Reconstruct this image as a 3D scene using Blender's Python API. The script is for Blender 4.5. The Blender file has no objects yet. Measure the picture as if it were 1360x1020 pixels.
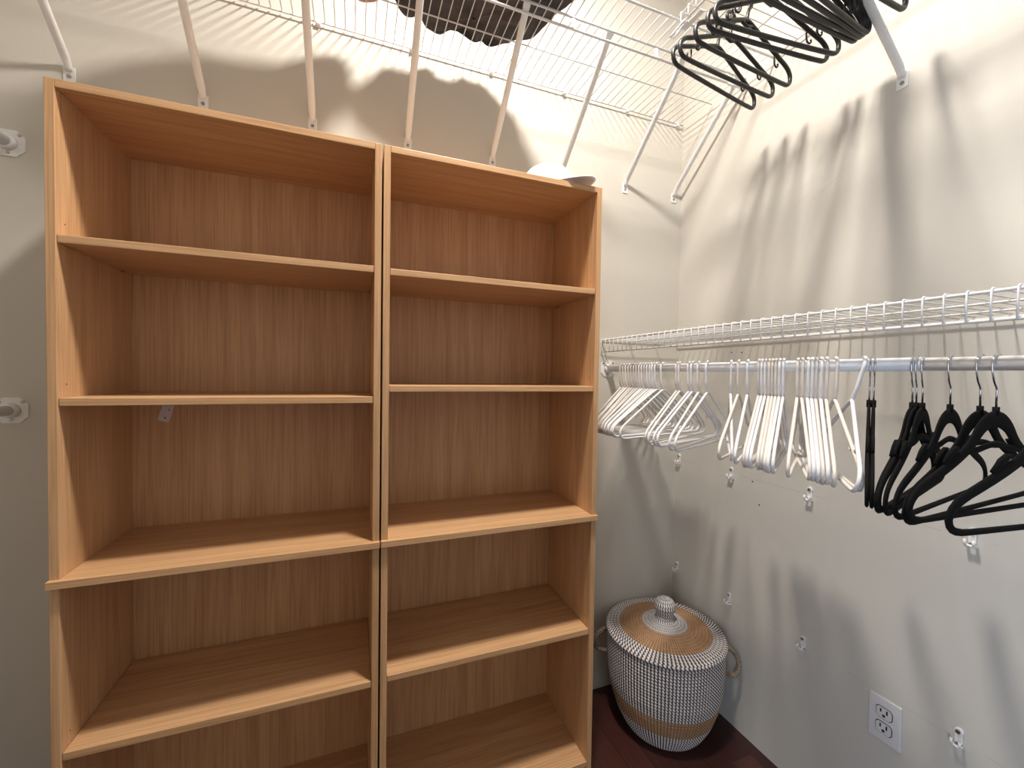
import bpy, bmesh, math, random
from mathutils import Vector, Matrix
random.seed(7)
S = bpy.context.scene
C = S.collection
PI = math.pi
HC = 1.2564                       # camera height; heights below are given relative to it and moved up by zz()
def zz(z): return z + HC
YB, XW, XLW, YF = 1.4115, 1.2849, -1.16, -2.30      # back wall, right wall, left wall, front wall
CEIL = 2.96

# ------------------------------------------------------------------ materials
def nt(name):
    m = bpy.data.materials.new(name); m.use_nodes = True
    t = m.node_tree; b = t.nodes['Principled BSDF']
    return m, t, b
def nd(t, kind, **kw):
    n = t.nodes.new(kind)
    for k, v in kw.items(): setattr(n, k, v)
    return n
def mathn(t, op, a, b=None, c=None):
    n = nd(t, 'ShaderNodeMath', operation=op)
    for i, v in enumerate((a, b, c)):
        if v is None: continue
        if isinstance(v, (int, float)): n.inputs[i].default_value = v
        else: t.links.new(v, n.inputs[i])
    return n.outputs[0]
def mixc(t, f, a, b):
    n = nd(t, 'ShaderNodeMix', data_type='RGBA')
    if isinstance(f, (int, float)): n.inputs[0].default_value = f
    else: t.links.new(f, n.inputs[0])
    for s, v in ((6, a), (7, b)):
        if isinstance(v, tuple): n.inputs[s].default_value = (*v, 1)
        else: t.links.new(v, n.inputs[s])
    return n.outputs[2]
def plain(name, col, rough=.5, metal=0, var=.04, bump=0, bscale=60, spec=.5, coat=0, sub=0):
    m, t, b = nt(name)
    co = nd(t, 'ShaderNodeTexCoord')
    nz = nd(t, 'ShaderNodeTexNoise'); nz.inputs['Scale'].default_value = bscale; nz.inputs['Detail'].default_value = 4
    t.links.new(co.outputs['Object'], nz.inputs['Vector'])
    dk = tuple(max(0, c*(1-var)) for c in col); lt = tuple(min(1, c*(1+var)) for c in col)
    t.links.new(mixc(t, nz.outputs['Fac'], dk, lt), b.inputs['Base Color'])
    b.inputs['Roughness'].default_value = rough; b.inputs['Metallic'].default_value = metal
    b.inputs['Specular IOR Level'].default_value = spec
    b.inputs['Coat Weight'].default_value = coat
    if bump:
        bp = nd(t, 'ShaderNodeBump'); bp.inputs['Strength'].default_value = bump; bp.inputs['Distance'].default_value = .002
        t.links.new(nz.outputs['Fac'], bp.inputs['Height']); t.links.new(bp.outputs[0], b.inputs['Normal'])
    return m
def wood(name, along):            # oak-print laminate, grain running along one world axis
    m, t, b = nt(name)
    co = nd(t, 'ShaderNodeTexCoord'); mp = nd(t, 'ShaderNodeMapping')
    sc = [26, 26, 26]; sc[along] = 1.3
    mp.inputs['Scale'].default_value = sc
    t.links.new(co.outputs['Object'], mp.inputs['Vector'])
    n1 = nd(t, 'ShaderNodeTexNoise'); n1.inputs['Scale'].default_value = 1.0; n1.inputs['Detail'].default_value = 5; n1.inputs['Distortion'].default_value = .6
    t.links.new(mp.outputs[0], n1.inputs['Vector'])
    mp2 = nd(t, 'ShaderNodeMapping'); sc2 = [240, 240, 240]; sc2[along] = 5; mp2.inputs['Scale'].default_value = sc2
    t.links.new(co.outputs['Object'], mp2.inputs['Vector'])
    n2 = nd(t, 'ShaderNodeTexNoise'); n2.inputs['Scale'].default_value = 1.0; n2.inputs['Detail'].default_value = 3
    t.links.new(mp2.outputs[0], n2.inputs['Vector'])
    r1 = nd(t, 'ShaderNodeValToRGB'); r1.color_ramp.elements[0].position = .32; r1.color_ramp.elements[1].position = .70
    r1.color_ramp.elements[0].color = (.56, .325, .165, 1); r1.color_ramp.elements[1].color = (.68, .42, .225, 1)
    t.links.new(n1.outputs['Fac'], r1.inputs[0])
    r2 = nd(t, 'ShaderNodeValToRGB'); r2.color_ramp.elements[0].position = .36; r2.color_ramp.elements[1].position = .56
    r2.color_ramp.elements[0].color = (.78, .73, .68, 1); r2.color_ramp.elements[1].color = (1, 1, 1, 1)
    t.links.new(n2.outputs['Fac'], r2.inputs[0])
    mu = nd(t, 'ShaderNodeMix', data_type='RGBA', blend_type='MULTIPLY'); mu.inputs[0].default_value = .8
    t.links.new(r1.outputs[0], mu.inputs[6]); t.links.new(r2.outputs[0], mu.inputs[7])
    t.links.new(mu.outputs[2], b.inputs['Base Color'])
    b.inputs['Roughness'].default_value = .42
    bp = nd(t, 'ShaderNodeBump'); bp.inputs['Strength'].default_value = .10; bp.inputs['Distance'].default_value = .0006
    t.links.new(n2.outputs['Fac'], bp.inputs['Height']); t.links.new(bp.outputs[0], b.inputs['Normal'])
    return m
def paint(name, col, pencil=False):
    m, t, b = nt(name)
    co = nd(t, 'ShaderNodeTexCoord')
    n = nd(t, 'ShaderNodeTexNoise'); n.inputs['Scale'].default_value = 1.6; n.inputs['Detail'].default_value = 4
    f = nd(t, 'ShaderNodeTexNoise'); f.inputs['Scale'].default_value = 260; f.inputs['Detail'].default_value = 3
    for q in (n, f): t.links.new(co.outputs['Object'], q.inputs['Vector'])
    base = mixc(t, n.outputs['Fac'], tuple(c*.965 for c in col), tuple(min(1, c*1.03) for c in col))
    if pencil:                    # faint level line drawn where a shelf was once hung, and a scuffed patch
        sp = nd(t, 'ShaderNodeSeparateXYZ'); t.links.new(co.outputs['Object'], sp.inputs[0])
        for z0, s, w in ((zz(-.352), .003, .0009), (zz(-.812), -.002, .0006)):
            d = mathn(t, 'SUBTRACT', mathn(t, 'SUBTRACT', sp.outputs['Z'], z0), mathn(t, 'MULTIPLY', sp.outputs['Y'], s))
            k = mathn(t, 'LESS_THAN', mathn(t, 'ABSOLUTE', d), w)
            n3 = nd(t, 'ShaderNodeTexNoise'); n3.inputs['Scale'].default_value = 7
            t.links.new(co.outputs['Object'], n3.inputs['Vector'])
            k = mathn(t, 'MULTIPLY', k, mathn(t, 'GREATER_THAN', n3.outputs['Fac'], .47))
            base = mixc(t, mathn(t, 'MULTIPLY', k, .30), base, (.25, .22, .19))
        for yc, zc, ay, az, tilt in ((.885, zz(.592), .034, .006, .35), (.84, zz(.553), .05, .004, .5), (.90, zz(.548), .03, .004, .4)):
            dy = mathn(t, 'SUBTRACT', sp.outputs['Y'], yc)
            dz = mathn(t, 'ADD', mathn(t, 'SUBTRACT', sp.outputs['Z'], zc), mathn(t, 'MULTIPLY', dy, tilt))
            e = mathn(t, 'ADD', mathn(t, 'POWER', mathn(t, 'DIVIDE', dy, ay), 2), mathn(t, 'POWER', mathn(t, 'DIVIDE', dz, az), 2))
            k = mathn(t, 'MULTIPLY', mathn(t, 'LESS_THAN', e, 1), mathn(t, 'GREATER_THAN', f.outputs['Fac'], .54))
            base = mixc(t, mathn(t, 'MULTIPLY', k, .35), base, (.4, .38, .35))
    t.links.new(base, b.inputs['Base Color'])
    b.inputs['Roughness'].default_value = .62; b.inputs['Specular IOR Level'].default_value = .35
    bp = nd(t, 'ShaderNodeBump'); bp.inputs['Strength'].default_value = .12; bp.inputs['Distance'].default_value = .001
    t.links.new(f.outputs['Fac'], bp.inputs['Height']); t.links.new(bp.outputs[0], b.inputs['Normal'])
    return m
def floor_mat():
    m, t, b = nt('dark_cherry_planks')
    co = nd(t, 'ShaderNodeTexCoord'); mp = nd(t, 'ShaderNodeMapping'); mp.inputs['Rotation'].default_value = (0, 0, PI/2)
    t.links.new(co.outputs['Object'], mp.inputs['Vector'])
    br = nd(t, 'ShaderNodeTexBrick'); br.inputs['Scale'].default_value = 1; br.inputs['Brick Width'].default_value = .72
    br.inputs['Row Height'].default_value = .083; br.inputs['Mortar Size'].default_value = .0012; br.offset = .37
    br.inputs['Color1'].default_value = (.036, .010, .008, 1); br.inputs['Color2'].default_value = (.070, .021, .015, 1); br.inputs['Mortar'].default_value = (.010, .004, .003, 1)
    br.inputs['Bias'].default_value = -.1
    t.links.new(mp.outputs[0], br.inputs['Vector'])
    mg = nd(t, 'ShaderNodeMapping'); mg.inputs['Scale'].default_value = (60, 3, 1); t.links.new(co.outputs['Object'], mg.inputs['Vector'])
    n = nd(t, 'ShaderNodeTexNoise'); n.inputs['Scale'].default_value = 1.4; n.inputs['Detail'].default_value = 6; t.links.new(mg.outputs[0], n.inputs['Vector'])
    mu = nd(t, 'ShaderNodeMix', data_type='RGBA', blend_type='MULTIPLY'); mu.inputs[0].default_value = .65
    t.links.new(br.outputs['Color'], mu.inputs[6]); t.links.new(n.outputs['Color'], mu.inputs[7])
    g = nd(t, 'ShaderNodeHueSaturation'); g.inputs['Value'].default_value = 1.5; g.inputs['Saturation'].default_value = .95
    t.links.new(mu.outputs[2], g.inputs['Color']); t.links.new(g.outputs[0], b.inputs['Base Color'])
    b.inputs['Roughness'].default_value = .33
    return m
def weave(name, stitch, core, swap=False, gap=.14):   # coiled basket: light stitches in columns over a darker coil, on the UV grid of the coils
    m, t, b = nt(name)
    uv = nd(t, 'ShaderNodeUVMap'); sp = nd(t, 'ShaderNodeSeparateXYZ'); t.links.new(uv.outputs[0], sp.inputs[0])
    u, v = sp.outputs['X'], sp.outputs['Y']
    fv = mathn(t, 'FRACT', v)
    fu = mathn(t, 'FRACT', mathn(t, 'ADD', u, mathn(t, 'MULTIPLY', fv, .42)))
    d = mathn(t, 'ABSOLUTE', mathn(t, 'SUBTRACT', fu, .5))
    mr = nd(t, 'ShaderNodeMapRange'); mr.inputs[1].default_value = -.03; mr.inputs[2].default_value = .03
    wv = mathn(t, 'ADD', mathn(t, 'MULTIPLY', mathn(t, 'SINE', mathn(t, 'MULTIPLY', fv, PI)), gap), .30-gap)
    t.links.new(mathn(t, 'SUBTRACT', d, wv), mr.inputs[0])
    n = nd(t, 'ShaderNodeTexNoise'); n.inputs['Scale'].default_value = 55; co = nd(t, 'ShaderNodeTexCoord'); t.links.new(co.outputs['Object'], n.inputs['Vector'])
    ca = mixc(t, n.outputs['Fac'], tuple(c*.8 for c in stitch), tuple(min(1, c*1.15) for c in stitch))
    cb = mixc(t, n.outputs['Fac'], tuple(c*.65 for c in core), tuple(min(1, c*1.3) for c in core))
    t.links.new(mixc(t, mr.outputs[0], ca, cb), b.inputs['Base Color'])
    b.inputs['Roughness'].default_value = .75
    bp = nd(t, 'ShaderNodeBump'); bp.inputs['Strength'].default_value = .8; bp.inputs['Distance'].default_value = .002; bp.invert = True
    t.links.new(mr.outputs[0], bp.inputs['Height']); t.links.new(bp.outputs[0], b.inputs['Normal'])
    return m
WALLC = (.60, .570, .515)
M = dict(
    wall=paint('cream_wall_paint', WALLC), wallr=paint('cream_wall_paint_marked', WALLC, True), ceil=paint('ceiling_paint', (.50, .44, .37)),
    floor=floor_mat(), wx=wood('oak_laminate_lengthwise', 0), wz=wood('oak_laminate_upright', 2), wy=wood('oak_laminate_deep', 1),
    edge=plain('raw_board_joint', (.20, .13, .08), .8), dark=plain('dark_hole', (.02, .017, .015), .8),
    wire=plain('white_vinyl_coated_wire', (.66, .67, .69), .35), brace=plain('white_enamel_steel', (.80, .80, .80), .35, spec=.6),
    rod=plain('white_enamel_rod', (.79, .80, .82), .28, spec=.6), screw=plain('zinc_screw', (.42, .40, .38), .35, 1),
    white=plain('white_hanger_plastic', (.74, .735, .75), .35), ivory=plain('ivory_hanger_plastic', (.71, .665, .61), .4),
    pale=plain('pale_grey_hanger_plastic', (.62, .58, .56), .35),
    blackp=plain('black_hanger_plastic', (.012, .012, .013), .42), velvet=plain('black_velvet_flocking', (.0075, .0072, .0075), .95, bump=.5, bscale=900, spec=.12),
    chrome=plain('chrome_hook', (.62, .63, .66), .18, 1), clip=plain('white_clip_plastic', (.82, .82, .82), .4),
    plate=plain('outlet_plastic', (.70, .68, .68), .35), cloth=plain('charcoal_cloth', (.070, .068, .074), .9, var=.25, bump=.6, bscale=40),
    pink=plain('dusty_pink_fabric', (.55, .36, .36), .9, bump=.4), cap=plain('white_cotton_twill', (.86, .86, .88), .85, bump=.3, bscale=500),
    ww=weave('white_stitched_seagrass', (.78, .75, .76), (.085, .065, .066)), wt=weave('tan_seagrass_coils', (.50, .30, .17), (.27, .15, .075), gap=.22),
    pin=plain('brown_pin', (.33, .20, .11), .5),
    rope=plain('twisted_seagrass_rope', (.30, .23, .17), .85, var=.4, bump=.6, bscale=120),
    tag=plain('grey_paper_sticker', (.72, .66, .66), .6), globe=None)

# ------------------------------------------------------------------ mesh helpers
class MB:
    def __init__(s): s.v = []; s.f = []; s.sm = []; s.mi = []; s.uv = {}
    def add(s, vs, fs, smooth=False, mi=0):
        o = len(s.v); s.v += [tuple(v) for v in vs]
        for f in fs: s.f.append(tuple(i+o for i in f)); s.sm.append(smooth); s.mi.append(mi)
        return o
    def box(s, lo, hi, mi=0):
        (a, b, c), (d, e, f) = lo, hi
        s.add([(a,b,c),(d,b,c),(d,e,c),(a,e,c),(a,b,f),(d,b,f),(d,e,f),(a,e,f)],
              [(3,2,1,0),(4,5,6,7),(0,1,5,4),(1,2,6,5),(2,3,7,6),(3,0,4,7)], False, mi); return s
    def tube(s, pts, r, n=8, closed=False, ref=None, r2=None, mi=0, caps=True):
        """sweep an ellipse (r along the side direction, r2 along ref) on a polyline; ref fixes the frame of a planar path"""
        P = [Vector(p) for p in pts]; m = len(P)
        R = r if isinstance(r, (list, tuple)) else [r]*m
        R2 = R if r2 is None else (r2 if isinstance(r2, (list, tuple)) else [r2]*m)
        T = []
        for i in range(m):
            a = P[(i-1) % m] if (closed or i > 0) else P[i]; b = P[(i+1) % m] if (closed or i < m-1) else P[i]
            d1 = (P[i]-a); d2 = (b-P[i])
            t = (d1.normalized() if d1.length > 1e-9 else Vector()) + (d2.normalized() if d2.length > 1e-9 else Vector())
            T.append(t.normalized() if t.length > 1e-9 else Vector((0, 0, 1)))
        if ref is not None: N0 = Vector(ref).normalized()
        else:
            N0 = T[0].orthogonal().normalized()
        vs = []; N = N0
        for i in range(m):
            if ref is None:
                N = (N - T[i]*N.dot(T[i])).normalized()
            else:
                N = (N0 - T[i]*N0.dot(T[i])).normalized()
            B = T[i].cross(N)
            for k in range(n):
                a = 2*PI*k/n
                vs.append(P[i] + B*math.cos(a)*R[i] + N*math.sin(a)*R2[i])
        fs = []
        for i in range(m if closed else m-1):
            j = (i+1) % m
            for k in range(n):
                l = (k+1) % n; fs.append((i*n+k, i*n+l, j*n+l, j*n+k))
        o = s.add(vs, fs, True, mi)
        if not closed and caps:
            s.f.append(tuple(o+k for k in reversed(range(n)))); s.sm.append(False); s.mi.append(mi)
            s.f.append(tuple(o+(m-1)*n+k for k in range(n))); s.sm.append(False); s.mi.append(mi)
        return s
    def disc(s, c, axis, r, h, n=16, mi=0):
        c = Vector(c); a = Vector(axis).normalized(); s.tube([c, c+a*h], r, n, mi=mi); return s
    def lathe(s, prof, c=(0, 0), n=32, mi=0, un=None, vs0=None):
        """prof: (r, z, material, v) rows; un = stitches round the circle for the UV"""
        cx, cy = c; m = len(prof); o = len(s.v)
        for q in prof:
            for k in range(n):
                a = 2*PI*k/n; s.v.append((cx+q[0]*math.cos(a), cy+q[0]*math.sin(a), q[1]))
        for i in range(m-1):
            for k in range(n):
                l = (k+1) % n; fi = len(s.f)
                s.f.append((o+i*n+k, o+i*n+l, o+(i+1)*n+l, o+(i+1)*n+k)); s.sm.append(True); s.mi.append(prof[i][2] if len(prof[i]) > 2 else mi)
                if un: 
                    u0, u1 = k/n*un, (k+1)/n*un
                    s.uv[fi] = [(u0, prof[i][3]), (u1, prof[i][3]), (u1, prof[i+1][3]), (u0, prof[i+1][3])]
        return s
    def build(s, name, mats, parent=None, bevel=0, loc=None):
        me = bpy.data.meshes.new(name); me.from_pydata(s.v, [], s.f)
        if not isinstance(mats, (list, tuple)): mats = [mats]
        for m in mats: me.materials.append(m)
        me.polygons.foreach_set('use_smooth', s.sm); me.polygons.foreach_set('material_index', s.mi)
        if s.uv:
            ul = me.uv_layers.new(name='UVMap')
            for fi, uvs in s.uv.items():
                for li, q in zip(me.polygons[fi].loop_indices, uvs): ul.data[li].uv = q
        me.update()
        o = bpy.data.objects.new(name, me); C.objects.link(o)
        if bevel:
            b = o.modifiers.new('b', 'BEVEL'); b.width = bevel; b.segments = 2; b.limit_method = 'ANGLE'; b.angle_limit = .6
        if parent is not None: o.parent = parent
        if loc is not None: o.location = loc
        return o
def prop(o, label=None, cat=None, group=None, kind=None):
    if label: o['label'] = label
    if cat: o['category'] = cat
    if group: o['group'] = group
    if kind: o['kind'] = kind
    return o
def thing(name, loc, label, cat, group=None, rz=0):
    o = bpy.data.objects.new(name, None); o.empty_display_size = .05; C.objects.link(o)
    o.location = loc; o.rotation_euler = (0, 0, rz); return prop(o, label, cat, group)
def boxes(*bb):
    m = MB()
    for lo, hi in bb: m.box(lo, hi)
    return m
def dup(root, loc, rz=None, label=None, rot=None):
    r = root.copy(); C.objects.link(r); r.location = loc
    if rz is not None: r.rotation_euler = (0, 0, rz)
    if rot is not None: r.rotation_euler = rot
    if label: r['label'] = label
    for ch in list(root.children):
        c = ch.copy(); C.objects.link(c); c.parent = r
        for g in list(ch.children):
            d = g.copy(); C.objects.link(d); d.parent = c
    return r
def arc(cx, cz, r, a0, a1, n):
    return [(cx+r*math.cos(math.radians(a0+(a1-a0)*i/n)), cz+r*math.sin(math.radians(a0+(a1-a0)*i/n))) for i in range(n+1)]
def smooth2(pts, it=2, closed=False):          # Chaikin corner cutting
    for _ in range(it):
        q = []; n = len(pts)
        for i in range(n if closed else n-1):
            a = Vector(pts[i]); b = Vector(pts[(i+1) % n])
            q += [tuple(a*.75+b*.25), tuple(a*.25+b*.75)]
        if not closed: q = [pts[0]] + q + [pts[-1]]
        pts = q
    return pts
ORD = 'first second third fourth fifth sixth seventh eighth ninth tenth eleventh twelfth thirteenth fourteenth fifteenth'.split()

# ------------------------------------------------------------------ the room
T = .12
prop(boxes(((XLW-T, YB, 0), (XW+T, YB+T, CEIL))).build('wall_back', M['wall']), kind='structure')
wr = prop(boxes(((XW, YF-T, 0), (XW+T, YB, CEIL))).build('wall_right', M['wallr']), kind='structure')
D0, D1, DH = -1.20, -.38, 2.05       # doorway in the left wall, behind the camera
prop(boxes(((XLW-T, D1, 0), (XLW, YB, CEIL)), ((XLW-T, YF-T, 0), (XLW, D0, CEIL)), ((XLW-T, D0, DH), (XLW, D1, CEIL))).build('wall_left', M['wall']), kind='structure')
PY = -.26                           # short partition that ends the left rods, beside the doorway
prop(boxes(((XLW, PY-.09, 0), (-.60, PY, CEIL))).build('wall_partition', M['wall']), kind='structure')
prop(boxes(((XLW, YF-T, 0), (XW, YF, CEIL))).build('wall_front', M['wall']), kind='structure')
prop(boxes(((XLW-T, YF-T, -.1), (XW+T, YB+T, 0))).build('floor', M['floor']), kind='structure')
prop(boxes(((XLW-T, YF-T, CEIL), (XW+T, YB+T, CEIL+.1))).build('ceiling', M['ceil']), kind='structure')
prop(boxes(((XLW, D0-.08, 0), (XLW+.015, D0, DH+.08)), ((XLW, D1, 0), (XLW+.015, D1+.08, DH+.08)), ((XLW, D0, DH), (XLW+.015, D1, DH+.08))).build('trim_1', M['brace']), kind='structure')
h = MB()
for y, z in ((1.138, .092), (1.097, .090), (1.04, -.357), (1.012, -.43)):
    h.disc((XW+.001, y, zz(z)), (-1, 0, 0), .0028, .0014, 10)
prop(h.build('nail_holes', M['dark'], wr), 'small dark nail holes left in the painted wall')

# ------------------------------------------------------------------ bookcases
TK = .016
YFr, YBk = 1.0678, 1.3581
def bookcase(xa, xb, shelves, label, sticker=False):
    root = thing('bookcase', ((xa+xb)/2, YFr, 0), label, 'bookcase', 'oak-look bookcases standing side by side')
    ox, oy = (xa+xb)/2, YFr
    def B(name, lo, hi, mat, bev=.0012, par=root):
        m = boxes(((lo[0]-ox, lo[1]-oy, lo[2]), (hi[0]-ox, hi[1]-oy, hi[2])))
        return m.build(name, mat, par, bev)
    top = zz(.5527); mid = zz(-.4155)
    B('side_panel', (xa, YFr, mid), (xa+TK, YBk, top), M['wz']); B('side_panel', (xb-TK, YFr, mid), (xb, YBk, top), M['wz'])
    B('side_panel', (xa, YFr, 0), (xa+TK, YBk, mid-TK), M['wz']); B('side_panel', (xb-TK, YFr, 0), (xb, YBk, mid-TK), M['wz'])
    tp = B('top_panel', (xa+TK, YFr, top-TK), (xb-TK, YBk, top), M['wx'])
    md = B('middle_panel', (xa-.001, YFr-.010, mid-TK), (xb+.001, YBk, mid), M['wx'])
    B('bottom_panel', (xa+TK, YFr, zz(-1.169)-TK), (xb-TK, YBk, zz(-1.169)), M['wx'])
    B('kick_board', (xa+TK, YFr+.03, 0), (xb-TK, YFr+.045, zz(-1.169)-TK), M['wx'])
    bp = B('back_panel', (xa, YBk+.0005, .03), (xb, YBk+.005, top-.002), M['wz'], 0)
    for s in shelves:
        sh = B('shelf', (xa+TK+.0008, YFr+.002, zz(s)-TK), (xb-TK-.0008, YBk-.002, zz(s)), M['wx'])
        for y in (YBk-.05,):
            for sx, x in ((1, xa+TK), (-1, xb-TK)):
                m = MB().disc((x-ox, y-oy, zz(s)-TK-.003), (sx, 0, 0), .0024, .006, 10); m.build('shelf_pin', M['pin'], root)
    # drilled pin holes in the inner sides
    for sx, x in ((1, xa+TK), (-1, xb-TK)):
        for z in [zz(v+.026) for v in shelves]:
            MB().disc((x-ox-sx*.002, YFr+.028-oy, z), (sx, 0, 0), .0016, .0022, 8).build('pin_hole', M['dark'], root)
    # cam covers under the top
    m = MB()
    for x, y in (((xa+xb)/2-.02, YFr+.165), ):
        m.disc((x-ox, y-oy, top-TK+.001), (0, 0, -1), .0055, .0022, 14)
    m.build('cam_cover', M['wy'], root)
    if sticker:
        v = [(-.476, YBk-.0004, zz(-.0955)), (-.449, YBk-.0004, zz(-.0955)), (-.462, YBk-.0004, zz(-.142)), (-.487, YBk-.0004, zz(-.135))]
        w = [(a-ox, b-oy, c) for a, b, c in v]; w2 = [(a, b-.0008, c) for a, b, c in w]
        m = MB(); m.add(w+w2, [(4, 5, 6, 7), (3, 2, 1, 0), (0, 1, 5, 4), (1, 2, 6, 5), (2, 3, 7, 6), (3, 0, 4, 7)])
        st = prop(m.build('sticker', M['tag'], root), 'small slanted grey paper sticker')
        m = MB(); m.disc((-.461-ox, YBk-.0012-oy, zz(-.108)), (0, -1, 0), .0018, .0003, 8); m.disc((-.470-ox, YBk-.0012-oy, zz(-.129)), (0, -1, 0), .0020, .0003, 8)
        m.build('sticker_print', M['dark'], st)
    return root
bookcase(-.5558, .0593, (.2583, -.0590, -.7665), 'oak-look bookcase standing further left, with a slanted grey sticker inside', True)
bookcase(.0637, .6799, (.2560, -.0318, -.7625), 'oak-look bookcase standing next to the basket, with a white cap on top')

# ------------------------------------------------------------------ wire shelves
SP = .0286
def back_upper():
    z = zz(1.0505); root = thing('wire_shelf', (.06, YB, z), 'long white wire shelf high on the wall above the bookcases', 'wire shelf', 'white wire shelves')
    ox, oy, oz = .06, YB, z
    x0, x1 = XLW+.004, XW-.006
    def rail(name, y, r, dz=0):
        MB().tube([(x0-ox, y-oy, dz), (x1-ox, y-oy, dz)], r, 8).build(name, M['wire'], root)
    rail('back_rail', YB-.010, .0022, -.0035); rail('middle_rail', 1.2525, .0020, -.0032); rail('support_rail', 1.104, .0033, -.0045); rail('front_rail', .998, .0033, -.0045)
    m = MB(); n = int((x1-x0)/SP)
    off = (.597-x0) % SP
    for i in range(n+1):
        x = x0+off+i*SP
        if x > x1: break
        m.tube([(x-ox, YB-.007-oy, 0), (x-ox, .9965-oy, 0)], .0016, 6)
    m.build('cross_wires', M['wire'], root)
    return root
back_upper()
# narrow bar hung a hand's breadth under the support rail, with flat links
def under_bar():
    root = thing('hanging_bar', (.06, 1.104, zz(1.012)), 'thin white hanging bar slung beneath the high shelf over the bookcases', 'hanging bar', 'thin bars under the high shelves')
    MB().tube([(XLW+.006-.06, 0, 0), (XW-.045-.06, 0, 0)], .0036, 8).build('bar', M['wire'], root)
    MB().tube([(1.195-.06, 0, 0), (XW-.002-.06, 0, 0)], .0052, 10).build('end_sleeve', M['rod'], root)
    x = .594-.298*5
    while x < 1.2:
        boxes(((x-.06-.0055, -.0015, -.004), (x-.06+.0055, .0015, .034))).build('link', M['brace'], root, .0008); x += .298
under_bar()
def right_upper():
    z = zz(1.0505); y0, y1 = YF+.006, .990
    root = thing('wire_shelf', (XW, y1, z), 'white wire shelf high on the right wall, above the black hangers', 'wire shelf', 'white wire shelves')
    def rail(name, x, r, dz): MB().tube([(x-XW, 0, dz), (x-XW, y0-y1, dz)], r, 8).build(name, M['wire'], root)
    rail('front_rail', .877, .0033, -.004); rail('lip_rail', .877, .0033, -.033); rail('support_rail', .985, .0028, -.0045); rail('middle_rail', 1.125, .002, -.0032); rail('back_rail', XW-.012, .0022, -.0035)
    m = MB(); y = y1-.012
    while y > y0:
        m.tube([(-.006, y-y1, 0), (.874-XW, y-y1, 0), (.8735-XW, y-y1, -.033)], .0016, 6); y -= SP
    m.build('cross_wires', M['wire'], root)
    boxes(((.8845-XW, -.075, -.040), (.900-XW, -.005, -.0362))).build('joining_plate', M['brace'], root, .0008)
    m = MB()
    for dx in (.872, .884): m.tube([(dx-XW, -.03, -.036), (dx-XW, .02, -.0405), (dx-XW, .03, -.041)], .0028, 6)
    m.build('joining_hooks', M['brace'], root)
    r2 = thing('hanging_bar', (.985, y1, zz(1.018)), 'thin white hanging bar on the right carrying the high black hangers', 'hanging bar', 'thin bars under the high shelves')
    MB().tube([(0, -.004, 0), (0, y0-y1, 0)], .0036, 8).build('bar', M['wire'], r2)
    y = -.10
    while y > y0-y1:
        boxes(((-.0015, y-.0055, -.004), (.0015, y+.0055, .027))).build('link', M['brace'], r2, .0008); y -= .298
right_upper()
def right_lower():
    z = zz(.1374); y0, y1 = YF+.006, YB-.004
    root = thing('wire_shelf', (XW, y1, z), 'white wire shelf with a deep front lip, just above the white hangers', 'wire shelf', 'white wire shelves')
    def rail(name, x, r, dz): MB().tube([(x-XW, 0, dz), (x-XW, y0-y1, dz)], r, 8).build(name, M['brace'], root)
    rail('front_rail', .9083, .0030, 0); rail('lip_rail', .9083, .0030, -.0442)
    rail('middle_rail', 1.035, .0021, -.001); rail('middle_rail', 1.16, .0021, -.001); rail('back_rail', XW-.012, .0024, -.002)
    m = MB(); y = .447
    while y < y1-.02: y += .0274
    while y > y0:
        m.tube([(-.005, y-y1, .0035), (.9075-XW, y-y1, .0048), (.9040-XW, y-y1, .0025), (.9040-XW, y-y1, -.0465)], .00155, 6); y -= .0274
    m.build('cross_wires', M['brace'], root)
right_lower()

# braces of the high shelves
def brace(name_label, loc, rz, group='diagonal shelf braces'):
    root = thing('shelf_brace', loc, name_label, 'brace', group, rz)
    # local +y points from the wall into the room, foot at the origin, top .302 out and .288 up
    pts = [(0, .004, -.004), (0, .006, .006), (0, .018, .022), (0, .285, .266), (0, .294, .275)]
    MB().tube(pts, [.005, .0058, .0060, .0060, .0060], 12, ref=(1, 0, 0), r2=[.0075, .0085, .0100, .0100, .0095]).build('strut', M['brace'], root)
    boxes(((-.0125, 0, -.030), (.0125, .0025, .008))).build('foot_plate', M['brace'], root, .001)
    MB().disc((0, .0024, -.016), (0, 1, 0), .0046, .0018, 12).build('screw', M['screw'], root)
    m = MB(); m.add([(-.007, .276, .262), (.007, .276, .262), (.010, .298, .283), (.010, .304, .291), (-.010, .304, .291), (-.010, .298, .283),
                     (-.007, .279, .259), (.007, .279, .259), (.010, .301, .280), (.010, .307, .288), (-.010, .307, .288), (-.010, .301, .280)],
                    [(0, 1, 2, 5), (5, 2, 3, 4), (7, 6, 11, 8), (8, 11, 10, 9), (0, 6, 7, 1), (1, 7, 8, 2), (2, 8, 9, 3), (3, 9, 10, 4), (4, 10, 11, 5), (5, 11, 6, 0)])
    m.build('top_plate', M['brace'], root)
    return root
bl = ['white diagonal brace above the outer left corner of the left bookcase', 'white diagonal brace above the left bookcase, second from the left',
      'white diagonal brace above the right half of the left bookcase', 'white diagonal brace footed just right of where the bookcases meet',
      'white diagonal brace footed above the middle of the right bookcase', 'white diagonal brace footed right behind the white cap',
      'white diagonal brace just right of the right bookcase, next to last before the corner', 'white diagonal brace on the back wall closest to the room corner']
b0 = None
for i, x in enumerate((-.683, -.399, -.123, .158, .448, .722, 1.002, 1.2435)):
    if b0 is None: b0 = brace(bl[0], (x, YB, zz(.757)), PI)
    else: dup(b0, (x, YB, zz(.757)), PI, bl[i])
rb = dup(b0, (XW, .652, zz(.762)), PI/2, 'white diagonal brace screwed to the right wall beside the high black hangers')

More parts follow.
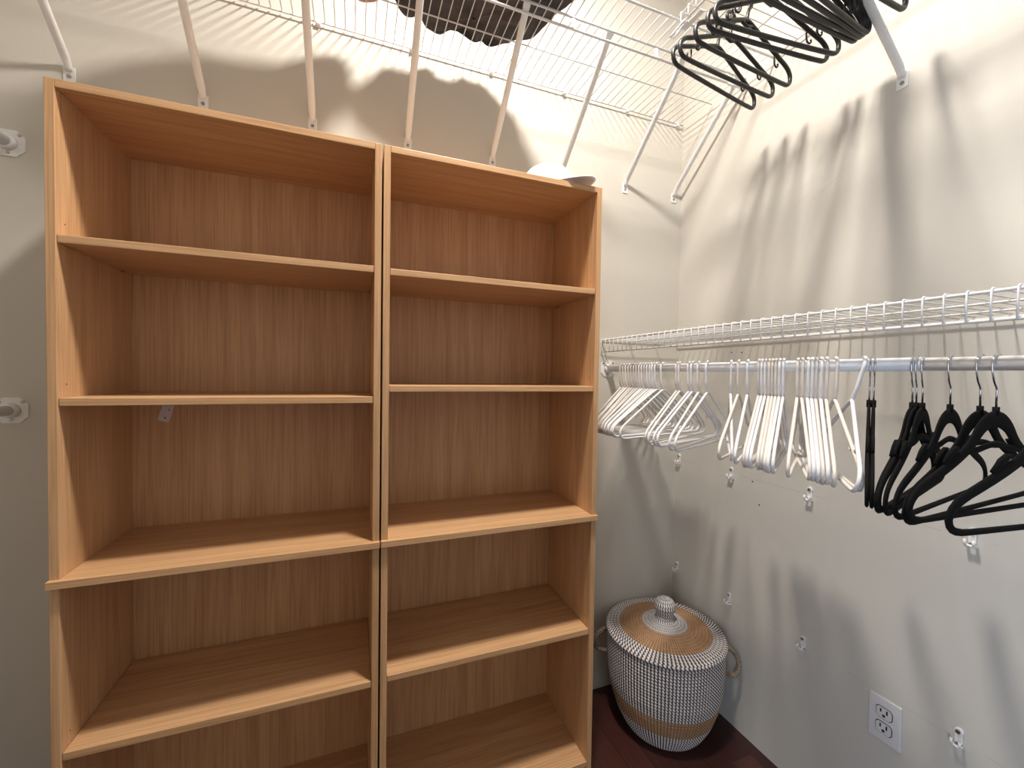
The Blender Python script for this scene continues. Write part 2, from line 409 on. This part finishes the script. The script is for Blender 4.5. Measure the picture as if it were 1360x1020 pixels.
# small plastic clips that hold the high shelf's back rail
def wall_clip(loc, rz, label):
    root = thing('wall_clip', loc, label, 'clip', 'clips holding the high shelf to the wall', rz)
    m = boxes(((-.006, 0, -.010), (.006, .004, .012))); m.tube([(-.006, .010, -.004), (.006, .010, -.004)], .0052, 10)
    m.build('body', M['clip'], root, .0008)
    MB().disc((0, .0038, .008), (0, 1, 0), .003, .0016, 10).build('screw', M['clip'], root)
    return root
cl = ['white clip holding the high shelf beside the third brace from the left', 'white clip holding the high shelf under the left end of the charcoal clothes',
      'white clip holding the high shelf under the right end of the charcoal clothes', 'white clip holding the high shelf, just right of the charcoal clothes',
      'white clip holding the high shelf, second nearest to the room corner', 'white clip holding the high shelf right at the room corner']
c0 = None
for x, l in zip((-.108, .168, .438, .722, 1.001, 1.249), cl):
    if c0 is None: c0 = wall_clip((x, YB, zz(1.048)), PI, l)
    else: dup(c0, (x, YB, zz(1.048)), PI, l)

# bare shelf anchors left on the right wall
def anchor(loc, label):
    root = thing('wall_anchor', loc, label, 'wall anchor', 'bare shelf anchors left on the right wall', PI/2)
    m = MB(); m.tube([(0, 0, .010), (0, .0035, .010)], .0068, 14)
    m.box((-.0055, 0, -.012), (.0055, .003, .010)); m.build('base', M['clip'], root, .0008)
    MB().disc((0, .0034, .010), (0, 1, 0), .0036, .0030, 10).build('screw', M['screw'], root)
    m = MB()
    m.tube([(-.006, .002, -.016), (-.006, .009, -.016), (-.006, .014, -.011), (-.006, .013, -.004)], .0024, 7)
    m.tube([(.006, .002, -.016), (.006, .009, -.016), (.006, .014, -.011), (.006, .013, -.004)], .0024, 7)
    m.tube([(-.006, .010, -.016), (.006, .010, -.016)], .0028, 7)
    m.build('cradle', M['clip'], root)
    root.scale = (1.2, 1.2, 1.2)
    return root
al = [('upper', (1.385, 1.124, .8455, .493), -.345), ('lower', (1.383, 1.120, .852, .502), -.804)]
pos = ('nearest the room corner', 'second from the room corner', 'third from the room corner', 'farthest from the room corner')
a0 = None
for row, ys, z in al:
    for y, q in zip(ys, pos):
        l = 'bare white shelf anchor on the right wall, %s row, %s' % (row, q)
        if a0 is None: a0 = anchor((XW, y, zz(z)), l)
        else: dup(a0, (XW, y, zz(z)), PI/2, l)

# ------------------------------------------------------------------ closet rods
XR, ZR = .9386, zz(.0285)
def flange(par, loc, rz, square=.032):
    f = MB()
    s = square; q = smooth2([(-s, -s), (s, -s), (s, s), (-s, s)], 1, True)
    k = len(q); vs = [(a, 0, b) for a, b in q] + [(a, .0022, b) for a, b in q]
    f.add(vs, [tuple(range(k)), tuple(reversed(range(k, 2*k)))] + [(i, i+k, (i+1) % k+k, (i+1) % k) for i in range(k)])
    f.tube([(0, 0, 0), (0, .012, 0), (0, .016, 0)], [.0185, .0180, .0155], 24)
    o = f.build('flange', M['brace'], par); o.location = loc; o.rotation_euler = (0, 0, rz)
    for a, b in ((-.022, .021), (.022, .021), (0, -.024)):
        MB().disc((a, .002, b), (0, 1, 0), .0038, .0016, 10).build('screw', M['screw'], o)
def rod_right():
    root = thing('closet_rod', (XR, YB, ZR), 'white telescoping closet rod carrying the white and the velvet hangers', 'closet rod', 'white closet rods')
    MB().tube([(0, -.012, 0), (0, .432-YB, 0)], .0127, 24).build('outer_tube', M['rod'], root)
    MB().tube([(0, .45-YB, 0), (0, YF+.002-YB, 0)], .0116, 24).build('inner_tube', M['rod'], root)
    MB().tube([(0, .434-YB, 0), (0, .430-YB, 0)], .0133, 24).build('end_collar', M['rod'], root)
    flange(root, (0, 0, 0), PI)
    flange(root, (0, YF-YB, 0), 0)
rod_right()
def rod_left(z, label):
    root = thing('closet_rod', (-.800, YB, zz(z)), label, 'closet rod', 'white closet rods')
    MB().tube([(0, -.012, 0), (0, -.75, 0), (0, PY-YB, 0)], .0127, 24).build('tube', M['rod'], root)
    flange(root, (0, 0, 0), PI)
    flange(root, (0, PY-YB, 0), 0)
rod_left(.551, 'white closet rod end left of the bookcases, upper of the two')
rod_left(-.108, 'white closet rod end left of the bookcases, lower of the two')

# ------------------------------------------------------------------ hangers (local x = width, z down from the rod centre)
def P3(pts, y=0): return [(a, y, b) for a, b in pts]
def white_hanger(mat, hook_r=.0178, tr=.0034, flip=-1):
    root = thing('plastic_hanger', (0, 0, 0), 'x', 'clothes hanger')
    cz = .0127+tr-hook_r+.0002
    hk = [(flip*a, b) for a, b in arc(0, cz, hook_r, 205, -18, 16)] + [(flip*.0155, cz-.020), (flip*.0150, -.040), (flip*.0125, -.052), (flip*.004, -.066), (0, -.072)]
    MB().tube(P3(hk), tr, 9, ref=(0, 1, 0)).build('hook', mat, root)
    half = [(0, -.070), (.020, -.079), (.160, -.160), (.196, -.181), (.207, -.199), (.196, -.2155), (.17, -.2170)]
    loop = half + [(-a, b) for a, b in reversed(half[1:])]
    loop = smooth2(loop, 2, True)
    MB().tube(P3(loop), tr, 9, closed=True, ref=(0, 1, 0)).build('frame', mat, root)
    for s in (1, -1):
        sh = [(s*.122, -.138), (s*.122, -.150), (s*.126, -.157), (s*.133, -.156), (s*.135, -.150)]
        MB().tube(P3(smooth2(sh, 1)), .0018, 6, ref=(0, 1, 0)).build('strap_hook', mat, root)
    return root
def black_hanger():
    root = thing('plastic_hanger', (0, 0, 0), 'x', 'clothes hanger')
    tr = .0057; hr = .0160
    cz = .0036+tr-hr
    hk = arc(0, cz, hr, 200, -60, 16) + [(.003, cz-.026), (0, -.048), (0, -.058)]
    MB().tube(P3(hk), tr*.8, 9, ref=(0, 1, 0)).build('hook', M['blackp'], root)
    half = [(0, -.054), (.020, -.060), (.140, -.110), (.174, -.122), (.193, -.142), (.188, -.170), (.160, -.176)]
    loop = smooth2(half + [(-a, b) for a, b in reversed(half[1:])], 2, True)
    MB().tube(P3(loop), tr, 10, closed=True, ref=(0, 1, 0)).build('frame', M['blackp'], root)
    MB().tube(P3([(-.022, -.063), (0, -.071), (.022, -.063)]), tr*.8, 8, ref=(0, 1, 0)).build('neck_web', M['blackp'], root)
    for s in (1, -1):
        sh = [(s*.118, -.110), (s*.117, -.124), (s*.121, -.136), (s*.130, -.138), (s*.135, -.131), (s*.132, -.126)]
        MB().tube(P3(smooth2(sh, 1)), .0024, 7, ref=(0, 1, 0)).build('strap_hook', M['blackp'], root)
    return root
def velvet_hanger():
    root = thing('velvet_hanger', (0, 0, 0), 'x', 'clothes hanger')
    hr = .0172; tr = .0015; cz = .0127+tr-hr+.0003
    hk = [(-a, b) for a, b in arc(0, cz, hr, 190, -15, 18) + [(.0150, cz-.013), (.009, cz-.026), (.001, cz-.036), (0, cz-.041), (0, -.074)]]
    MB().tube(P3(hk), tr, 8, ref=(0, 1, 0)).build('hook', M['chrome'], root)
    MB().tube(P3([(0, -.068), (0, -.082)]), .0042, 12).build('collar', M['velvet'], root)
    # shoulders: a flat strip, broad over the neck, sloping to the ends, closed by the thinner bottom bar
    up = [(0, -.083), (.016, -.085), (.032, -.092), (.046, -.104), (.058, -.119), (.074, -.134), (.098, -.149), (.125, -.163), (.155, -.177), (.182, -.189), (.203, -.203), (.213, -.220), (.209, -.236), (.194, -.2435), (.165, -.2445), (.08, -.2445)]
    wd = [.0125, .0130, .0130, .0120, .0105, .0095, .0088, .0085, .0082, .0078, .0072, .0064, .0056, .0050, .0046, .0044]
    up = [(a, -.083+(b+.083)*.885) for a, b in up]
    pts = [(a, b-.004) for a, b in up]
    tri = [(a, b, c) for (a, b), c in zip(pts, wd)]
    tri = smooth2(tri + [(-a, b, c) for a, b, c in reversed(tri[1:])], 1, True)
    loop = [(a, b) for a, b, c in tri]; w = [c for a, b, c in tri]
    MB().tube(P3(loop), w, 10, closed=True, ref=(0, 1, 0), r2=[.0028]*len(w)).build('frame', M['velvet'], root)
    # brace under the neck that closes the teardrop opening
    MB().tube(P3(smooth2([(-.074, -.136), (-.045, -.134), (-.018, -.128), (0, -.126), (.018, -.128), (.045, -.134), (.074, -.136)], 1)), .0052, 8, ref=(0, 1, 0), r2=.0025).build('neck_brace', M['velvet'], root)
    for s in (1, -1):        # raised lip beside each strap notch
        MB().tube(P3([(s*.100, -.129), (s*.108, -.132), (s*.120, -.139), (s*.134, -.151)]), [.002, .0065, .0068, .003], 9, ref=(0, 1, 0), r2=.0027).build('notch_lip', M['velvet'], root)
    return root

# camera-side tip direction of each hanger: yaw worked out from where its near end hangs over the floor
def yaw_of(y, tip): return math.atan2(y-tip[1], XR-tip[0])
W = white_hanger(M['white']); I = white_hanger(M['ivory']); G = white_hanger(M['pale'])
W2 = white_hanger(M['white'], .0190, .0036)
protos = {'w': W, 'i': I, 'g': G, 'v': W2}
used = set()
def put(key, y, yaw, label, group, roll=0, x=XR, z=ZR, tab=protos, tilt=0):
    p = tab[key]
    if key in used: o = dup(p, (x, y, z), None, label, (tilt, roll, yaw))
    else:
        used.add(key); o = p; o.location = (x, y, z); o.rotation_euler = (tilt, roll, yaw); o['label'] = label
    o['group'] = group
    return o
GW = 'white plastic hangers on the long rod'
R = math.radians
# HANGER TABLES
WH = [
    ('g', 1.3153, R(26.5), 'pale grey plastic hanger, first from left in the tight bunch near the corner', R(1.1), R(0.0)),
    ('i', 1.2983, R(26.0), 'ivory plastic hanger, second from left in the tight bunch near the corner', R(0.0), R(0.0)),
    ('w', 1.2817, R(24.7), 'white plastic hanger, third from left in the tight bunch near the corner', R(1.1), R(0.0)),
    ('i', 1.2654, R(23.4), 'ivory plastic hanger, fourth from left in the tight bunch near the corner', R(-1.0), R(0.0)),
    ('g', 1.2494, R(22.9), 'pale grey plastic hanger, fifth from left in the tight bunch near the corner', R(0.3), R(0.0)),
    ('g', 1.2337, R(21.6), 'pale grey plastic hanger, sixth from left in the tight bunch near the corner', R(-0.3), R(0.0)),
    ('g', 1.2183, R(20.3), 'pale grey plastic hanger, seventh from left in the tight bunch near the corner', R(0.7), R(0.0)),
    ('w', 1.2032, R(19.1), 'white plastic hanger, eighth from left in the tight bunch near the corner', R(-0.8), R(0.0)),
    ('w', 1.1884, R(17.8), 'white plastic hanger, ninth from left in the tight bunch near the corner', R(0.9), R(0.0)),
    ('g', 1.1739, R(17.0), 'pale grey plastic hanger, tenth from left in the tight bunch near the corner', R(0.1), R(0.0)),
    ('w', 1.1597, R(16.2), 'white plastic hanger, eleventh from left in the tight bunch near the corner', R(1.0), R(0.0)),
    ('w', 1.1457, R(15.4), 'white plastic hanger, twelfth from left in the tight bunch near the corner', R(-0.1), R(0.0)),
    ('v', 1.1320, R(13.7), 'white plastic hanger, thirteenth from left in the tight bunch near the corner', R(-0.2), R(0.0)),
    ('w', 1.1185, R(12.5), 'white plastic hanger, fourteenth from left in the tight bunch near the corner', R(0.7), R(0.0)),
    ('w', 1.0898, R(13.8), 'white plastic hanger alone, just right of the tight bunch near the corner', R(0.0), R(0.0)),
    ('i', 1.0260, R(24.9), 'white plastic hanger, first from left in the spaced row of six near the corner', R(1.0), R(0.0)),
    ('w', 1.0148, R(24.6), 'white plastic hanger, second from left in the spaced row of six near the corner', R(-0.3), R(0.0)),
    ('w', 0.9764, R(21.7), 'white plastic hanger, third from left in the spaced row of six near the corner', R(0.9), R(0.0)),
    ('v', 0.9631, R(22.0), 'white plastic hanger, fourth from left in the spaced row of six near the corner', R(0.9), R(0.0)),
    ('w', 0.9401, R(25.7), 'white plastic hanger, fifth from left in the spaced row of six near the corner', R(-0.6), R(0.0)),
    ('v', 0.9085, R(23.6), 'white plastic hanger, sixth from left in the spaced row of six near the corner', R(0.2), R(0.0)),
    ('w', 0.8320, R(43.2), 'white plastic hanger, leftmost of the three hanging apart beside the bunch of eight', R(0.4), R(0.0)),
    ('i', 0.8071, R(30.9), 'white plastic hanger, middle of the three hanging apart beside the bunch of eight', R(0.9), R(0.0)),
    ('v', 0.7805, R(34.1), 'white plastic hanger, rightmost of the three hanging apart beside the bunch of eight', R(0.3), R(0.0)),
    ('g', 0.7488, R(31.7), 'pale grey plastic hanger, first from left in the tight bunch of eight mid-rod', R(-0.6), R(0.0)),
    ('w', 0.7407, R(31.7), 'white plastic hanger, second from left in the tight bunch of eight mid-rod', R(-0.0), R(0.0)),
    ('w', 0.7312, R(31.5), 'white plastic hanger, third from left in the tight bunch of eight mid-rod', R(-0.0), R(0.0)),
    ('i', 0.7214, R(33.0), 'ivory plastic hanger, fourth from left in the tight bunch of eight mid-rod', R(0.0), R(0.0)),
    ('g', 0.7131, R(32.8), 'pale grey plastic hanger, fifth from left in the tight bunch of eight mid-rod', R(0.7), R(0.0)),
    ('i', 0.7045, R(32.6), 'ivory plastic hanger, sixth from left in the tight bunch of eight mid-rod', R(-0.2), R(0.0)),
    ('v', 0.6953, R(32.1), 'white plastic hanger, seventh from left in the tight bunch of eight mid-rod', R(-0.4), R(0.0)),
    ('w', 0.6859, R(32.4), 'white plastic hanger, eighth from left in the tight bunch of eight mid-rod', R(0.0), R(0.0)),
    ('i', 0.6527, R(31.7), 'ivory plastic hanger swung left, just left of the bunch of six', R(0.0), R(0.0)),
    ('i', 0.6434, R(38.9), 'ivory plastic hanger, first from left of the six fanning right mid-rod', R(0.2), R(0.0)),
    ('v', 0.6307, R(37.5), 'white plastic hanger, second from left of the six fanning right mid-rod', R(0.7), R(0.0)),
    ('w', 0.6217, R(37.4), 'white plastic hanger, third from left of the six fanning right mid-rod', R(0.1), R(0.0)),
    ('g', 0.6130, R(37.3), 'pale grey plastic hanger, fourth from left of the six fanning right mid-rod', R(-0.4), R(0.0)),
    ('v', 0.6025, R(36.6), 'white plastic hanger, fifth from left of the six fanning right mid-rod', R(0.7), R(0.0)),
    ('i', 0.5916, R(36.6), 'ivory plastic hanger, sixth from left of the six fanning right mid-rod', R(-0.0), R(0.0)),
    ('i', 0.5745, R(42.6), 'ivory plastic hanger, left one of the crossed pair beside the velvet hangers', R(0.0), R(0.0)),
    ('v', 0.5259, R(40.8), 'white plastic hanger, right one of the crossed pair beside the velvet hangers', R(0.0), R(12.0)),
]
VH = [
    (0.5120, R(29.0), 'black velvet hanger seen edge-on, left one of the pair beside the white hangers', R(0.0)),
    (0.5045, R(28.8), 'black velvet hanger seen edge-on, right one of the pair beside the white hangers', R(0.0)),
    (0.4449, R(15.8), 'black velvet hanger, leftmost of the three with hooks close together', R(0.0)),
    (0.4390, R(15.4), 'black velvet hanger, middle of the three with hooks close together', R(1.0)),
    (0.4306, R(15.1), 'black velvet hanger, rightmost of the three with hooks close together', R(0.0)),
    (0.3939, R(8.9), 'black velvet hanger hooked alone, just right of the close three', R(0.0)),
    (0.3584, R(2.3), 'black velvet hanger, left one of the last two hooks in view', R(-1.0)),
    (0.3397, R(-0.5), 'black velvet hanger, right one of the last two hooks in view', R(1.0)),
    (0.2762, R(-7.2), 'black velvet hanger cut by the right edge of the view, its hook unseen', R(0.0)),
]
BH = [
    (0.9490, R(9.5), 'black plastic hanger high on the right, farthest back, lowest in view', R(0)),
    (0.9050, R(4.5), 'black plastic hanger high on the right, second from the back', R(0)),
    (0.8520, R(4.5), 'black plastic hanger high on the right, third from the back', R(0)),
    (0.7820, R(-5.0), 'black plastic hanger high on the right, left one of the long crossing pair', R(0)),
    (0.7570, R(-6.0), 'black plastic hanger high on the right, right one of the long crossing pair', R(0)),
    (0.6920, R(1.0), 'black plastic hanger high on the right, leftmost in the front bundle', R(0)),
    (0.6760, R(2.0), 'black plastic hanger high on the right, second in the front bundle', R(0)),
    (0.6600, R(5.0), 'black plastic hanger high on the right, third in the front bundle', R(0)),
    (0.6450, R(7.0), 'black plastic hanger high on the right, rightmost in the front bundle', R(0)),
    (0.5900, R(2.0), 'black plastic hanger poking into view at the top edge, right of the brace', R(0)),
]
# END TABLES
for k, y, yaw, lab, rl, tl in WH: put(k, y, yaw, lab, GW, rl, tilt=tl)

V = velvet_hanger(); vt = {'V': V}
GV = 'black velvet hangers with chrome hooks'
for y, yaw, lab, rl in VH: put('V', y, yaw, lab, GV, rl, tab=vt)
Bk = black_hanger(); bt = {'B': Bk}
GB = 'black plastic hangers high on the right'
for y, yaw, lab, rl in BH: put('B', y, yaw, lab, GB, rl, x=.985, z=zz(1.018), tab=bt)

# ------------------------------------------------------------------ lidded basket
def basket():
    cx, cy = 1.062, 1.200
    root = thing('lidded_basket', (cx, cy, 0), 'round lidded woven basket, white and tan, on the floor in the corner', 'basket')
    def R_of(z):       # body radius by height
        pts = [(0, .128), (.02, .143), (.06, .163), (.12, .183), (.18, .193), (.25, .197), (.325, .199)]
        for (z0, r0), (z1, r1) in zip(pts, pts[1:]):
            if z <= z1: return r0+(r1-r0)*(z-z0)/(z1-z0)
        return pts[-1][1]
    NC = 30; HB = .325; dz = HB/NC; prof = [(.0, .004, 0, 0), (.10, .003, 0, 0), (.127, .003, 0, 0)]
    for i in range(NC):
        mat = 1 if 7 <= i < 13 else 0
        for k in range(5):
            t = k/5; z = (i+t)*dz; bul = math.sin(PI*t)*.0042
            prof.append((R_of(z)+bul, z, mat, i+t))
    prof.append((R_of(HB), HB, 0, NC)); prof.append((.188, HB-.004, 0, NC)); prof.append((.188, HB-.05, 0, NC))
    MB().lathe(prof, n=220, un=112).build('body', [M['ww'], M['wt']], root)
    # lid: coils in a shallow cone with an overhanging rim
    prof = [(.186, .3255, 0, 0), (.203, .3270, 0, 0)]
    for k in range(5): prof.append((.204+math.sin(PI*k/4)*.003, .3270+k/4*.0105, 0, k/5))
    NL = 15; rr = [.204-(.204-.034)*i/NL for i in range(NL+1)]
    for i in range(NL):
        mat = 0 if (i < 4 or i >= 11) else 1
        for k in range(5):
            t = k/5; r = rr[i]+(rr[i+1]-rr[i])*t
            prof.append((r, .3375+.034*((.204-r)/.17)**1.0+math.sin(PI*t)*.0042, mat, i+1+t))
    prof.append((.034, .3715, 0, NL+1))
    MB().lathe(prof, n=220, un=96).build('lid', [M['ww'], M['wt']], root)
    prof = []; NK = 9
    kp = [(.034, .370), (.029, .380), (.027, .390), (.031, .402), (.036, .416), (.036, .430), (.029, .443), (.018, .451), (.0, .455)]
    for i in range(len(kp)-1):
        for k in range(4):
            t = k/4; prof.append((max(0, kp[i][0]+(kp[i+1][0]-kp[i][0])*t+math.sin(PI*t)*.0018), kp[i][1]+(kp[i+1][1]-kp[i][1])*t, 0, i+t))
    prof.append((0.0, .4555, 0, len(kp)))
    MB().lathe(prof, n=72, un=26).build('knob', [M['ww']], root)
    for a, nm in ((R(-36), 1), (R(144), -1)):
        rad = Vector((math.cos(a), math.sin(a), 0)); tan = Vector((-math.sin(a), math.cos(a), 0)); up = Vector((0, 0, 1))
        ctl = [(.192, .0, .300), (.205, .0, .305), (.226, .010, .296), (.247, .014, .268), (.252, .006, .236), (.240, -.004, .218), (.215, -.006, .214), (.190, -.002, .216)]
        ctl = smooth2([tuple(rad*r+tan*s+up*z) for r, s, z in ctl], 3)
        m = MB(); n = len(ctl); V_ = [Vector(c) for c in ctl]; ph = 0
        strands = [[], []]
        for i, p_ in enumerate(V_):
            t_ = (V_[min(i+1, n-1)]-V_[max(i-1, 0)]).normalized(); n1 = t_.cross(tan).normalized(); n2 = t_.cross(n1)
            if i: ph += (V_[i]-V_[i-1]).length/.020*2*PI
            for s in (0, 1):
                q = ph+s*PI; strands[s].append(p_+n1*math.cos(q)*.0040+n2*math.sin(q)*.0040)
        for s in strands: m.tube(s, .0048, 7)
        m.build('handle', M['rope'], root)
basket()

# ------------------------------------------------------------------ wall outlet
def outlet():
    y, z = .6404, zz(-.8774)
    root = thing('wall_outlet', (XW, y, z), 'white double wall outlet low on the right wall', 'outlet', None, PI/2)
    boxes(((-.0355, 0, -.0575), (.0355, .0055, .0575))).build('cover_plate', M['plate'], root, .0035)
    MB().disc((0, .0053, 0), (0, 1, 0), .0032, .0012, 12).build('screw', M['plate'], root)
    for s in (1, -1):
        q = []
        for i in range(28):
            a = 2*PI*i/28; q.append((max(-.0165, min(.0165, .0185*math.cos(a))), s*.0195+max(-.0135, min(.0135, .0175*math.sin(a)))))
        k = len(q); m = MB(); m.add([(a, .0050, b) for a, b in q]+[(a, .0075, b) for a, b in q], [tuple(reversed(range(k, 2*k)))]+[(i, i+k, (i+1) % k+k, (i+1) % k) for i in range(k)])
        rc = m.build('receptacle', M['plate'], root)
        rim = MB(); rim.tube([(a*1.06, .0056, s*.0195+(b-s*.0195)*1.06) for a, b in q], .0009, 6, closed=True); rim.build('receptacle_gap', M['dark'], rc)
        m = boxes(((-.0085, .0070, s*.0195-.0005), (-.0050, .0079, s*.0195+.0100)), ((.0050, .0070, s*.0195+.0005), (.0082, .0079, s*.0195+.0095)))
        m.disc((0, .0070, s*.0195-.0065), (0, 1, 0), .0036, .0009, 10); m.build('slots', M['dark'], rc)
outlet()

# ------------------------------------------------------------------ white cap on the right bookcase
def cap():
    z0 = zz(.5527)+.0005; cx, cy = .545, 1.160
    a = R(-44); ca, sa = math.cos(a), math.sin(a)
    root = thing('baseball_cap', (cx, cy, z0), 'white baseball cap lying on top of the right bookcase', 'cap', None, a)
    m = MB(); n, k = 40, 12; vs = []; fs = []
    for i in range(k+1):
        t = i/k*PI/2
        for j in range(n):
            b = 2*PI*j/n; crease = 1-.03*max(0, math.cos(6*b))*math.sin(t)
            r = math.cos(t)**.8
            vs.append((.092*r*math.cos(b)*crease*1.06, .078*r*math.sin(b)*crease, .004+.092*math.sin(t)*(1+.10*math.cos(b-2.6)*math.cos(t))))
    for i in range(k):
        for j in range(n): fs.append((i*n+j, i*n+(j+1) % n, (i+1)*n+(j+1) % n, (i+1)*n+j))
    m.add(vs, fs, True); o = m.build('crown', M['cap'], root); o.modifiers.new('s', 'SOLIDIFY').thickness = .002
    MB().tube([(0, 0, .0945), (0, 0, .099)], [.007, .003], 12).build('button', M['cap'], root)
    m = MB(); vs = []; fs = []; nu, nv = 9, 24
    for i in range(nu+1):
        u = i/nu
        for j in range(nv+1):
            b = R(-68+136*j/nv); rin = Vector((.090*math.cos(b), .077*math.sin(b)))
            out = Vector((.090*math.cos(b)+.080*max(0, math.cos(b*1.2)), .082*math.sin(b)))
            q = rin.lerp(out, u); x, y = q
            vs.append((x, y, .031-3.6*y*y-.007*u))
    for i in range(nu):
        for j in range(nv): p_ = i*(nv+1)+j; fs.append((p_, p_+nv+1, p_+nv+2, p_+1))
    m.add(vs, fs, True); o = m.build('brim', M['cap'], root); o.modifiers.new('s', 'SOLIDIFY').thickness = .0035
    root.scale = (.86, .86, .86)
    return root
cap()

# ------------------------------------------------------------------ clothes on the high shelf
def heap(name, outline, z0, height, mat, label, cat, seed, noise=.008, folds=1.0):
    cx = sum(p_[0] for p_ in outline)/len(outline); cy = sum(p_[1] for p_ in outline)/len(outline)
    ol = smooth2([(a, b) for a, b in outline], 1, True); n = len(ol)
    rnd = random.Random(seed); from mathutils import noise as NZ
    rings = [(.02, 0), (.12, 0), (.22, 0), (.32, 0), (.42, 0), (.52, 0), (.62, 0), (.71, 0), (.80, 0), (.88, 0), (.95, 0), (1.0, .06), (1.02, .22), (1.0, .45), (.98, .7), (.9, .9), (.7, 1.0), (.4, 1.05), (0, 1.05)]
    m = MB(); vs = []; fs = []
    for r, h_ in rings:
        for j, (a, b) in enumerate(ol):
            x, y = (a-cx)*r, (b-cy)*r; z = h_*height
            q = Vector((x*16+seed, y*9, z*30)); d = NZ.noise(q)*noise*folds
            wr_ = NZ.noise(Vector((x*38+seed*3, y*11, z*70+5)))*noise*.8
            if h_ == 0:
                fo = abs(NZ.noise(Vector((x*11+y*8+seed, y*14-x*5, 2.0))))+.6*abs(NZ.noise(Vector((x*30-y*12+seed, y*22+x*9, 7.0))))
                vs.append((x, y, .034*fo))
            else: vs.append((x*(1+d*2), y*(1+d*2), max(0, z+d*1.6+wr_)))
    for i in range(len(rings)-1):
        for j in range(n): fs.append((i*n+(j+1) % n, i*n+j, (i+1)*n+j, (i+1)*n+(j+1) % n))
    m.add([(a, b, c) for a, b, c in vs], fs, True)
    o = m.build(name, mat, None); o.location = (cx, cy, z0)
    ss = o.modifiers.new('s', 'SUBSURF'); ss.levels = ss.render_levels = 2
    tx = bpy.data.textures.new(name+'_folds', 'CLOUDS'); tx.noise_scale = .05; tx.noise_depth = 1
    dm = o.modifiers.new('d', 'DISPLACE'); dm.texture = tx; dm.strength = .010; dm.mid_level = .35; dm.texture_coords = 'LOCAL'
    return prop(o, label, cat)
OUT = [(.107, 1.255), (.122, 1.283), (.141, 1.297), (.155, 1.286), (.172, 1.276), (.185, 1.296), (.199, 1.311), (.22, 1.318), (.248, 1.327), (.265, 1.304), (.286, 1.300), (.325, 1.307), (.356, 1.316), (.373, 1.299), (.391, 1.315), (.42, 1.308), (.449, 1.287), (.472, 1.264), (.505, 1.245), (.519, 1.207), (.536, 1.156), (.553, 1.105), (.57, 1.062), (.591, 1.024), (.575, 1.005), (.47, 1.04), (.34, 1.085), (.223, 1.12), (.121, 1.165), (.088, 1.20), (.092, 1.23)]
heap('folded_clothes', OUT, zz(1.0525), .05, M['cloth'], 'rumpled charcoal clothes lying on the high wire shelf', 'clothes', 3)
heap('folded_garment', [(-.30, 1.10), (-.28, 1.18), (-.16, 1.215), (-.055, 1.225), (-.035, 1.255), (.005, 1.290), (.05, 1.285), (.082, 1.245), (.082, 1.17), (.08, 1.09), (.0, 1.05), (-.16, 1.04), (-.26, 1.05)], zz(1.0525), .05, M['pink'], 'dusty pink folded garment on the high shelf, left of the charcoal clothes', 'clothes', 9, .004)

# ------------------------------------------------------------------ ceiling lamp and added cool fill for daylight at the unseen doorway
LX, LY = .39, .67
lamp = thing('ceiling_light', (LX, LY, CEIL), 'small round ceiling light with a glowing diffuser over the closet', 'ceiling light')
MB().lathe([(0, 0), (.104, 0), (.104, -.030), (.090, -.034), (.090, -.028), (0, -.028)], n=40).build('canopy', M['brace'], lamp)
gm, t, b = nt('glowing_globe'); b.inputs['Base Color'].default_value = (1, 1, 1, 1)
b.inputs['Emission Color'].default_value = (1, .93, .84, 1); b.inputs['Emission Strength'].default_value = 610.0
MB().lathe([(.088, -.030), (.086, -.035), (.070, -.041), (.040, -.045), (0, -.047)], n=40).build('diffuser', gm, lamp)
ld = bpy.data.lights.new('doorway_daylight_fill', 'AREA'); ld.shape = 'RECTANGLE'; ld.size = 2.0; ld.size_y = .80; ld.energy = 46.0; ld.color = (.60, .77, 1.0)  # unseen cool area light, added to lift and tint the lower right wall
lo = bpy.data.objects.new('doorway_daylight_fill', ld); C.objects.link(lo); lo.location = (XLW-.10, (D0+D1)/2, 1.02); lo.rotation_euler = (0, R(-90), 0)
w = bpy.data.worlds.new('hall'); S.world = w; w.use_nodes = True
w.node_tree.nodes['Background'].inputs[0].default_value = (.75, .85, 1, 1); w.node_tree.nodes['Background'].inputs[1].default_value = .05

# ------------------------------------------------------------------ camera
yaw, pitch, roll, f = .3617, -.0231, .0147, 552.96
fw = Vector((math.sin(yaw)*math.cos(pitch), math.cos(yaw)*math.cos(pitch), math.sin(pitch)))
rt = Vector((math.cos(yaw), -math.sin(yaw), 0)); up = rt.cross(fw)
rt, up = rt*math.cos(roll)+up*math.sin(roll), -rt*math.sin(roll)+up*math.cos(roll)
cd = bpy.data.cameras.new('camera'); cam = bpy.data.objects.new('camera', cd); C.objects.link(cam)
cd.sensor_fit = 'HORIZONTAL'; cd.sensor_width = 36; cd.lens = f/1360*36; cd.clip_start = .02
cam.matrix_world = Matrix(((rt.x, up.x, -fw.x, 0), (rt.y, up.y, -fw.y, 0), (rt.z, up.z, -fw.z, HC), (0, 0, 0, 1)))
S.camera = cam
v = S.view_settings; v.view_transform = 'Standard'; v.look = 'None'; v.gamma = 1; v.use_curve_mapping = False; v.exposure = 0.12
S.cycles.max_bounces = 12; S.cycles.diffuse_bounces = 6
